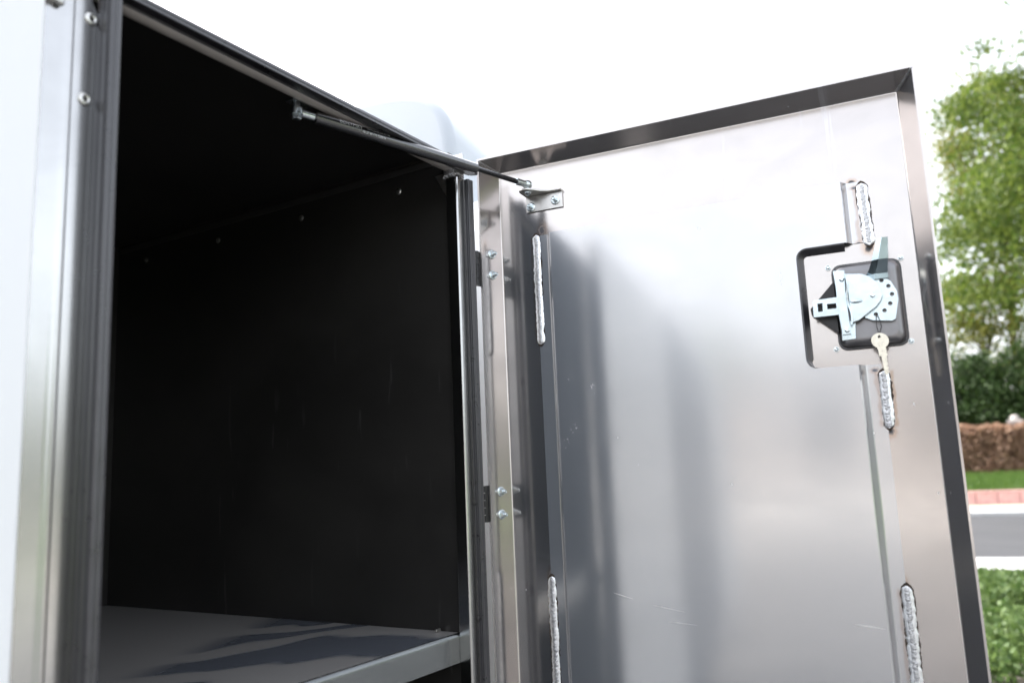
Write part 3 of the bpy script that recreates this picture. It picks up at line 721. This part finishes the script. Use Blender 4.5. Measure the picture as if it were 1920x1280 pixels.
# stitch welds
def weld(u0, z0, u1, z1, off, w=0.0085, seed=0):
    rr = random.Random(seed)
    L = math.hypot(u1 - u0, z1 - z0); n_ = max(10, int(L / 0.0018))
    du, dz = (u1 - u0) / L, (z1 - z0) / L; nu, nz = -dz, du
    e = MB(); bm = e.bm; rows = []; ja_, jb_ = 0.0, 0.0
    for i in range(n_ + 1):
        f = i / n_; s_ = f * L
        end = min(1, min(s_, L - s_) / w); wd = w * math.sqrt(max(0.02, 1 - (1 - end) ** 2))
        ja_ = ja_ * 0.7 + rr.gauss(0, 0.0004); jb_ = jb_ * 0.7 + rr.gauss(0, 0.0004)
        row = []
        for k in range(9):
            g = -1 + 2 * k / 8
            x_ = g * wd + (ja_ if g < 0 else jb_) * abs(g)
            hgt = 0.0004 + 0.0018 * (1 - g * g) ** 0.8
            row.append(bm.verts.new((u0 + du * s_ + nu * x_, -off - hgt, Z(z0 + dz * s_ + nz * x_))))
        rows.append(row)
    for i in range(n_):
        for k in range(8): bm.faces.new((rows[i][k], rows[i][k + 1], rows[i + 1][k + 1], rows[i + 1][k]))
    bmesh.ops.recalc_face_normals(bm, faces=bm.faces[:])
    et = e.done('weld_bead', M['etch'], door, 80)
    e = MB(); bm = e.bm; rows = []; ja_ = jb_ = 0.0
    for i in range(n_ + 5):
        s_ = -0.0045 + (L + 0.009) * i / (n_ + 4)
        end = max(0.0, min(1, min(s_ + 0.0045, L + 0.0045 - s_) / (w * 1.3))); wd = w * 1.14 * end ** 0.6
        ja_ = ja_ * 0.75 + rr.gauss(0, 0.00055); jb_ = jb_ * 0.75 + rr.gauss(0, 0.00055)
        row = []
        for g in (-1, 1):
            x_ = g * wd + (ja_ if g < 0 else jb_) * min(1, end * 2)
            row.append(bm.verts.new((u0 + du * s_ + nu * x_, -TS - 0.00022, Z(z0 + dz * s_ + nz * x_))))
        rows.append(row)
    for i in range(len(rows) - 1): bm.faces.new((rows[i][0], rows[i][1], rows[i + 1][1], rows[i + 1][0]))
    bmesh.ops.recalc_face_normals(bm, faces=bm.faces[:])
    e.done('weld_stain', M['stain'], et, 0)
    e = MB(); k = 0; s_ = w * 0.6
    while s_ < L - w * 0.5:
        wob = rr.gauss(0, 0.0005)
        e.sphere((u0 + du * s_ + nu * wob, -off - 0.0016, Z(z0 + dz * s_ + nz * wob)), 0.0034 * rr.uniform(.85, 1.15), 1.0, 0.42, 0.85, 9, 6); s_ += 0.0022 * rr.uniform(.85, 1.15)
    e.done('weld_ripple', M['weld'], et, 60)
weld(0.0672, 0.405, 0.0672, 0.214, TS, 0.0066, 1)
weld(0.0665, -0.166, 0.0665, -0.43, TS, 0.0066, 2)
weld(0.5868, 0.400, 0.5895, 0.306, TS, 0.0076, 3)
weld(0.5885, 0.122, 0.5885, 0.0415, TS, 0.0072, 4)
weld(0.5870, -0.172, 0.5858, -0.44, TS, 0.0074, 5)

# hinges on the hinge flange: black leaf, knuckles, two flange nuts with stud ends
def nut(parent, c, axis, s=1.0, name='flange_nut'):
    c = Vector(c); ax = Vector(axis).normalized()
    b = MB(); b.lathe(c, ax, [(0.0, 0.0082 * s), (0.0010 * s, 0.0083 * s), (0.0022 * s, 0.0062 * s)], 22); b.cyl(c + ax * 0.002 * s, c + ax * 0.0068 * s, 0.0058 * s, 0.0054 * s, 6)
    b.lathe(c + ax * 0.0066 * s, ax, [(0, 0.0032 * s), (0.0042 * s, 0.0032 * s), (0.0052 * s, 0.0024 * s), (0.0046 * s, 0.0016 * s)], 12)
    return b.done(name, M['zincd'], parent, 35)
FL = math.hypot(FU0, FO); fx, fy = FU0 / FL, -FO / FL             # along the splayed hinge flange
fn = (-fy, fx)                                                      # its inner normal
for za, zb_, bolts in ((0.3180, 0.3790, ((0.0258, 0.3775), (0.0254, 0.3405))), (-0.0760, -0.0170, ((0.0252, -0.0279), (0.0249, -0.0653)))):
    b = MB(); q = lambda a, d_: (fx * a + fn[0] * d_, fy * a + fn[1] * d_)
    b.prism([q(0.010, -0.0032), q(FL + 0.006, -0.0032), q(FL + 0.006, -0.0062), q(0.010, -0.0062)], lambda p: Vector((p[0], p[1], Z(za))), lambda p: Vector((p[0], p[1], Z(zb_))), 0.0006)
    hg = b.done('hinge', M['blackp'], door)
    hl = (zb_ - za) / 5; kc = q(FL + 0.0090, -0.0045)
    for k in range(5):
        b = MB(); b.cyl((kc[0], kc[1], Z(za + k * hl + 0.0005)), (kc[0], kc[1], Z(za + (k + 1) * hl - 0.0005)), 0.0048, None, 12); b.done('hinge_knuckle', M['blackp'], hg)
    b = MB(); b.prism([(kc[0] - 0.004, kc[1] - 0.002), (kc[0] - 0.002, kc[1] + 0.002), (-0.018, -0.0905), (-0.018, -0.0935)], lambda p: Vector((p[0], p[1], Z(za))), lambda p: Vector((p[0], p[1], Z(zb_)))); b.done('hinge_leaf', M['blackp'], hg)
    for t_, zz in bolts: nut(door, (fx * t_ + fn[0] * 0.0002, fy * t_ + fn[1] * 0.0002, Z(zz)), (fn[0], fn[1], 0), 1.0)

# strut bracket
b = MB()
b.box(0.0515, 0.1195, -0.0035, -0.0004, Z(0.4470), Z(0.4758), 0.0008)
top = [(0.1190, -0.0005), (0.1190, -0.0110), (0.0980, -0.0125), (0.0860, -0.0200), (0.0760, -0.0330), (0.0680, -0.0395), (0.0600, -0.0400), (0.0530, -0.0360), (0.0505, -0.0280), (0.0505, -0.0005)]
b.prism(top, lambda p: Vector((p[0], p[1], Z(0.4760))), lambda p: Vector((p[0], p[1], Z(0.4792))), 0.0008)
brk = b.done('strut_bracket', M['steelb'], door)
nut(door, (0.0605, -0.0036, Z(0.4560)), (0, -1, 0), 1.0); nut(door, (0.1065, -0.0036, Z(0.4610)), (0, -1, 0), 1.0)
BE = Vector((0.0665, -0.0290, Z(0.4880)))
b = MB(); b.lathe((BE.x, BE.y, Z(0.4757)), (0, 0, -1), [(0, 0.0062), (0.0035, 0.0062), (0.0052, 0.0048), (0.0066, 0.0028)], 6); b.cyl((BE.x, BE.y, Z(0.4793)), (BE.x, BE.y, Z(0.4840)), 0.0042); b.done('ball_stud', M['zincd'], brk)

# ---- latch
fl = lambda off: (lambda p: Vector((p[0], -off, Z(p[1]))))
def plate(name, poly, off, thick, mat, parent=door, bevel=0.0, seg=2, smooth=30):
    b = MB(); b.prism(poly, fl(off), fl(off + thick), bevel, seg); return b.done(name, mat, parent, smooth)
def rrect(u0, u1, z0, z1, r, k=5, skew=0.0):
    out = []
    for cx__, cz__, a0 in ((u1 - r, z1 - r, 0), (u0 + r, z1 - r, 90), (u0 + r, z0 + r, 180), (u1 - r, z0 + r, 270)):
        for i in range(k + 1):
            a = math.radians(a0 + 90 * i / k); out.append((cx__ + r * math.cos(a) + skew * (cz__ - 0.22), cz__ + r * math.sin(a)))
    return out
plate('latch_gasket', rrect(0.5335, 0.6270, 0.1560, 0.2825, 0.013), 0.0004, 0.0040, M['rubber'], bevel=0.0012)
# the tray: rounded hump
b = MB(); bm = b.bm; rings = []
for ins, d_ in ((0.0022, 0.0040), (0.0030, 0.0085), (0.0052, 0.0125), (0.0090, 0.0150), (0.0150, 0.0160)):
    rings.append([bm.verts.new((p[0], -d_, Z(p[1]))) for p in rrect(0.5335 + ins, 0.6270 - ins, 0.1560 + ins, 0.2825 - ins, 0.013 - min(ins, .009) * .5)])
for i in range(len(rings) - 1):
    for k in range(len(rings[0])): bm.faces.new((rings[i][k], rings[i][(k + 1) % len(rings[0])], rings[i + 1][(k + 1) % len(rings[0])], rings[i + 1][k]))
bm.faces.new(rings[-1]); bmesh.ops.recalc_face_normals(bm, faces=bm.faces[:])
tray = b.done('latch_tray', M['panm'], door, 60)
plate('latch_gusset', [(0.5005, 0.2205), (0.5330, 0.2545), (0.5365, 0.2560), (0.5365, 0.1795), (0.5315, 0.1835), (0.5015, 0.2110)], 0.0046, 0.008, M['blackp'], bevel=0.001)
# side bracket, bent with a wavy standing edge
plate('latch_bracket', [(0.5368, 0.2700), (0.5525, 0.2690), (0.5510, 0.2390), (0.5525, 0.1760), (0.5410, 0.1760), (0.5383, 0.2107), (0.5384, 0.2458)], 0.0240, 0.0020, M['zinc'], bevel=0.0006)
b = MB(); bm = b.bm; rows = []
for k in range(15):
    f = k / 14; zz = 0.2620 - f * 0.074; uu = 0.5508 + 0.0014 * math.sin(f * 9.5) + 0.002 * f
    rows.append([bm.verts.new((uu, -0.0258, Z(zz))), bm.verts.new((uu + 0.0012, -0.0340 - 0.0012 * math.sin(f * 8), Z(zz))), bm.verts.new((uu + 0.0032, -0.0340 - 0.0012 * math.sin(f * 8), Z(zz))), bm.verts.new((uu + 0.0026, -0.0258, Z(zz)))])
for i in range(14):
    for k in range(4): bm.faces.new((rows[i][k], rows[i + 1][k], rows[i + 1][(k + 1) % 4], rows[i][(k + 1) % 4]))
bm.faces.new(rows[0]); bm.faces.new(rows[-1][::-1]); bmesh.ops.recalc_face_normals(bm, faces=bm.faces[:]); b.done('bracket_rib', M['zinc'], door, 50)
def holed(name, poly, holes, off, thick, mat, parent=door):
    """plate with real holes (triangle fill between outline and hole loops)"""
    bm = bmesh.new(); loops = [poly] + holes
    ed = []; fr = []
    for L_ in loops:
        vs_ = [bm.verts.new((p[0], -off, Z(p[1]))) for p in L_]; fr.append(vs_)
        for i in range(len(vs_)): ed.append(bm.edges.new((vs_[i], vs_[(i + 1) % len(vs_)])))
    bmesh.ops.triangle_fill(bm, use_beauty=True, edges=ed)
    ext = bmesh.ops.extrude_face_region(bm, geom=bm.faces[:])
    for v in ext['geom']:
        if isinstance(v, bmesh.types.BMVert): v.co.y -= thick
    bmesh.ops.recalc_face_normals(bm, faces=bm.faces[:])
    mb = MB(); mb._merge(bm); return mb.done(name, mat, parent, 30)
circ = lambda cu_, cz_, r, n_=10: [(cu_ + r * math.cos(-2 * math.pi * k / n_), cz_ + r * math.sin(-2 * math.pi * k / n_)) for k in range(n_)]
HO = [(0.5872, 0.2508), (0.5993, 0.2478), (0.6073, 0.2387), (0.6107, 0.2267), (0.6071, 0.2137), (0.5988, 0.2047), (0.5873, 0.2005)]
holed('rotor_plate', [(0.5592, 0.2617), (0.5803, 0.2580), (0.6010, 0.2540), (0.6111, 0.2450), (0.6172, 0.2310), (0.6180, 0.2192), (0.6117, 0.1914), (0.6068, 0.1893), (0.5826, 0.1925), (0.5731, 0.1975), (0.5672, 0.2145)],
      [circ(a, c, 0.0030) for a, c in HO], 0.0225, 0.0020, M['zinc'])
plate('cover_plate', [(0.5540, 0.2625), (0.5744, 0.2598), (0.5840, 0.2550), (0.5920, 0.2465), (0.5971, 0.2372), (0.5986, 0.2260), (0.5957, 0.2182), (0.5894, 0.2107), (0.5761, 0.2014), (0.5653, 0.1937), (0.5548, 0.1910), (0.5550, 0.2071), (0.5540, 0.2381)], 0.0285, 0.0025, M['zinc'], bevel=0.0010)
b = MB(); b.sphere((0.5640, -0.0310, Z(0.2210)), 0.0085, 1.0, 0.26, 0.34, 16, 10); b.done('pressed_rib', M['zinc'], door, 60)
b = MB(); b.lathe((0.5859, -0.0311, Z(0.2270)), (0, -1, 0), [(0, 0.0034), (0.0018, 0.0034), (0.0026, 0.0024)], 14); b.done('pivot_pin', M['zincd'], door)
b = MB(); b.cyl((0.5859, -0.0155, Z(0.2270)), (0.5859, -0.0285, Z(0.2270)), 0.0050, None, 12); b.done('latch_spacer', M['zincd'], door)
b = MB(); b.cyl((0.545, -0.0155, Z(0.215)), (0.545, -0.0240, Z(0.215)), 0.006, None, 12); b.done('latch_spacer', M['zincd'], door)
# bolt tongue with two slots
holed('latch_tongue', [(0.5052, 0.2062), (0.5060, 0.2285), (0.5075, 0.2296), (0.5400, 0.2306), (0.5390, 0.2049), (0.5062, 0.2050)],
      [[(0.5120, 0.2119), (0.5118, 0.2242), (0.5190, 0.2243), (0.5182, 0.2121)], [(0.5247, 0.2145), (0.5246, 0.2222), (0.5372, 0.2219), (0.5370, 0.2144)]], 0.0265, 0.0030, M['zinc'])
# foot plate and rivets
plate('foot_plate', [(0.5403, 0.1950), (0.5524, 0.1950), (0.5598, 0.1945), (0.5580, 0.1690), (0.5398, 0.1680)], 0.0200, 0.0020, M['zinc'], bevel=0.0006)
for a, c, d_ in ((0.5478, 0.2559, 0.0262), (0.5478, 0.1818, 0.0262)):
    b = MB(); b.lathe((a, -d_, Z(c)), (0, -1, 0), [(0, 0.0036), (0.0012, 0.0034), (0.0022, 0.0020)], 12); b.done('latch_rivet', M['zincd'], door)
# lever: tapered folded channel standing up over the tray
b = MB(); bm = b.bm; rows = []
for zz, ua, ub, off in ((0.2500, 0.5780, 0.6085, 0.0258), (0.2570, 0.5800, 0.6082, 0.0262), (0.2640, 0.5850, 0.6090, 0.0330), (0.2740, 0.5895, 0.6105, 0.0420), (0.3035, 0.5992, 0.6135, 0.0450)):
    um = ua + (ub - ua) * 0.42
    rows.append([bm.verts.new((ua, -off, Z(zz))), bm.verts.new((um, -off - 0.0048, Z(zz))), bm.verts.new((ub, -off - 0.0030, Z(zz))), bm.verts.new((ub, -off + 0.0018, Z(zz))), bm.verts.new((um, -off + 0.0006, Z(zz))), bm.verts.new((ua, -off + 0.0022, Z(zz)))])
for i in range(4):
    for k in range(6): bm.faces.new((rows[i][k], rows[i + 1][k], rows[i + 1][(k + 1) % 6], rows[i][(k + 1) % 6]))
bm.faces.new(rows[0]); bm.faces.new(rows[-1][::-1]); bmesh.ops.recalc_face_normals(bm, faces=bm.faces[:]); b.done('latch_lever', M['zincl'], door, 20)
for a, c in ((0.5298, 0.2807), (0.6275, 0.2818), (0.6285, 0.1608), (0.5299, 0.1588)):
    b = MB(); b.cyl((a, -0.0002, Z(c)), (a, -0.0030, Z(c)), 0.0044, 0.0042, 6); b.lathe((a, -0.0030, Z(c)), (0, -1, 0), [(0, 0.0030), (0.0014, 0.0028), (0.0022, 0.0016)], 12); b.done('tray_screw', M['zincd'], door)

# scratches scored into the sheet
for (ua, za_, ub, zb2, w_) in ((0.5145, -0.222, 0.5560, -0.2275, 0.0006), (0.172, -0.188, 0.205, -0.197, 0.0007), (0.235, -0.205, 0.285, -0.214, 0.0004), (0.255, -0.228, 0.300, -0.232, 0.0003), (0.093, 0.10, 0.0935, 0.145, 0.0003)):
    L = math.hypot(ub - ua, zb2 - za_); nu, nz = -(zb2 - za_) / L, (ub - ua) / L
    pts = [(ua, za_), (ua * .6 + ub * .4 + nu * w_, za_ * .6 + zb2 * .4 + nz * w_), (ub, zb2), (ua * .6 + ub * .4 - nu * w_, za_ * .6 + zb2 * .4 - nz * w_)]
    plate('scratch', pts, HRu(max(ua, ub)) - 0.0001, 0.00015, M['etch'])

# ------------------------------------------------------------------ gas strut
DM = Matrix.Translation(door.location) @ Matrix.Rotation(-math.pi / 2 + TH, 4, 'Z')
Bw = DM @ BE
Aw = Vector((0.7510, 0.0300, Z(0.4935)))
ax = (Bw - Aw).normalized(); Ls = (Bw - Aw).length
strut = None
at = lambda d_: Aw + ax * d_
b = MB(); b.lathe(at(0.026), ax, [(0, 0.0072), (0.0015, 0.0088), (Ls * 0.600, 0.0088)], 28); strut = b.done('gas_strut', M['strut'], truck, 40)
c0 = 0.026 + Ls * 0.600
b = MB(); b.lathe(at(c0 + 0.0006), ax, [(0, 0.0085), (0.030, 0.0085), (0.032, 0.0070)], 28); b.done('strut_collar', M['strut'], strut, 40)
b = MB(); b.cyl(at(c0 + 0.0327), at(Ls - 0.024), 0.0042, None, 16); b.done('strut_rod', M['rod'], strut, 40)
b = MB(); b.cyl(at(Ls - 0.0275), at(Ls - 0.006), 0.0058, 0.0054, 14); b.sphere(at(Ls), 0.0086, 1, 1, .9); b.done('ball_socket', M['zincd'], strut, 40)
b = MB(); b.cyl(at(0.006), at(0.0255), 0.0060, 0.0060, 14); b.lathe(Aw + Vector((0, 0, -0.0045)), (0, 0, 1), [(0, 0.0084), (0.0090, 0.0084)], 18); b.done('strut_eye', M['zincd'], strut, 40)
b = MB(); b.cyl(Aw + Vector((0, 0, 0.0048)), Aw + Vector((0, 0, 0.0140)), 0.0050, None, 12); b.lathe(Aw + Vector((0, 0, -0.0048)), (0, 0, -1), [(0, 0.0070), (0.005, 0.0070), (0.0065, 0.0055)], 6)
b.box(Aw.x - 0.009, Aw.x + 0.026, 0.0262, 0.0420, Aw.z + 0.0140, Aw.z + 0.0170, 0.0006); b.done('strut_mount', M['zincd'], strut, 35)
# printed lettering wrapped round the barrel
def wrapped_text(body, size, start, ang0):
    cu_ = bpy.data.curves.new('lettering', 'FONT'); cu_.body = body; cu_.size = size; cu_.resolution_u = 2
    to = bpy.data.objects.new('lettering', cu_); col.objects.link(to)
    bpy.context.view_layer.update()
    me = bpy.data.meshes.new_from_object(to.evaluated_get(bpy.context.evaluated_depsgraph_get())); bpy.data.objects.remove(to)
    bm = bmesh.new(); bm.from_mesh(me)
    bmesh.ops.subdivide_edges(bm, edges=[e for e in bm.edges if e.calc_length() > 0.0012], cuts=2)
    side_ = ax.cross(Vector((0, 0, 1))).normalized()           # towards the outside of the truck
    if side_.y > 0: side_ = -side_
    up_ = side_.cross(ax) if side_.cross(ax).z > 0 else ax.cross(side_)
    R = 0.00895
    for v in bm.verts:
        a = ang0 + v.co.y / R
        v.co = at(start + v.co.x) + (side_ * math.cos(a) + up_ * math.sin(a)) * R
    bm.to_mesh(me); bm.free()
    return link('lettering', me, M['print'], strut)
wrapped_text('BENYMRT', 0.0086, 0.062, 0.02)
wrapped_text('08 27 40 116 0350 N', 0.0046, 0.100, -0.42)
wrapped_text('0614 22 08 116 27 40', 0.0044, 0.108, 0.30)

# ------------------------------------------------------------------ key hanging on the latch
KO = DM @ Vector((0.5879, -0.0330, Z(0.1720)))
keyt = empty('key', KO, -math.pi / 2 + TH); tag(keyt, 'flat nickel key hanging on a thin wire from the latch', 'key')
bow = [(0.0, 0.0)]
bowp = [(0.0112 * math.cos(a) + 0.0002, -0.0105 + 0.0108 * math.sin(a)) for a in [math.radians(d_) for d_ in range(-60, 241, 15)]]
blade = bowp + [(-0.0042, -0.0235), (-0.0042, -0.0320), (-0.0015, -0.0325), (-0.0012, -0.0560), (0.0010, -0.0585), (0.0038, -0.0565), (0.0045, -0.0540), (0.0034, -0.0515), (0.0046, -0.0490), (0.0036, -0.0460), (0.0048, -0.0430), (0.0040, -0.0400), (0.0050, -0.0370), (0.0046, -0.0325), (0.0062, -0.0320), (0.0062, -0.0235)]
bm = bmesh.new(); ed = []
for L_ in (blade, circ(0.0, -0.0050, 0.0019, 10)):
    vv = [bm.verts.new((p[0] + p[1] * -0.06, 0, p[1])) for p in L_]
    for i in range(len(vv)): ed.append(bm.edges.new((vv[i], vv[(i + 1) % len(vv)])))
bmesh.ops.triangle_fill(bm, use_beauty=True, edges=ed)
ext = bmesh.ops.extrude_face_region(bm, geom=bm.faces[:])
for v in ext['geom']:
    if isinstance(v, bmesh.types.BMVert): v.co.y -= 0.0022
bmesh.ops.recalc_face_normals(bm, faces=bm.faces[:])
mb = MB(); mb._merge(bm); mb.done('key_blank', M['key'], keyt, 30)
b = MB()
for sx in (-1, 1):
    b.tube([(0.0003, 0.0060, 0.0300), (0.0010 + sx * 0.0022, 0.0028, 0.0200), (0.0018 + sx * 0.0030, 0.0006, 0.0100), (0.0008 + sx * 0.0008, -0.0006, 0.0010), (0.0003, -0.0026, -0.0048)], 0.00055, 6)
b.tube([(0.0003, 0.0008, -0.0050), (-0.006, 0.0020, -0.006), (-0.0125, 0.0025, -0.0075)], 0.0005, 6)
b.done('key_wire', M['wire'], keyt, 60)
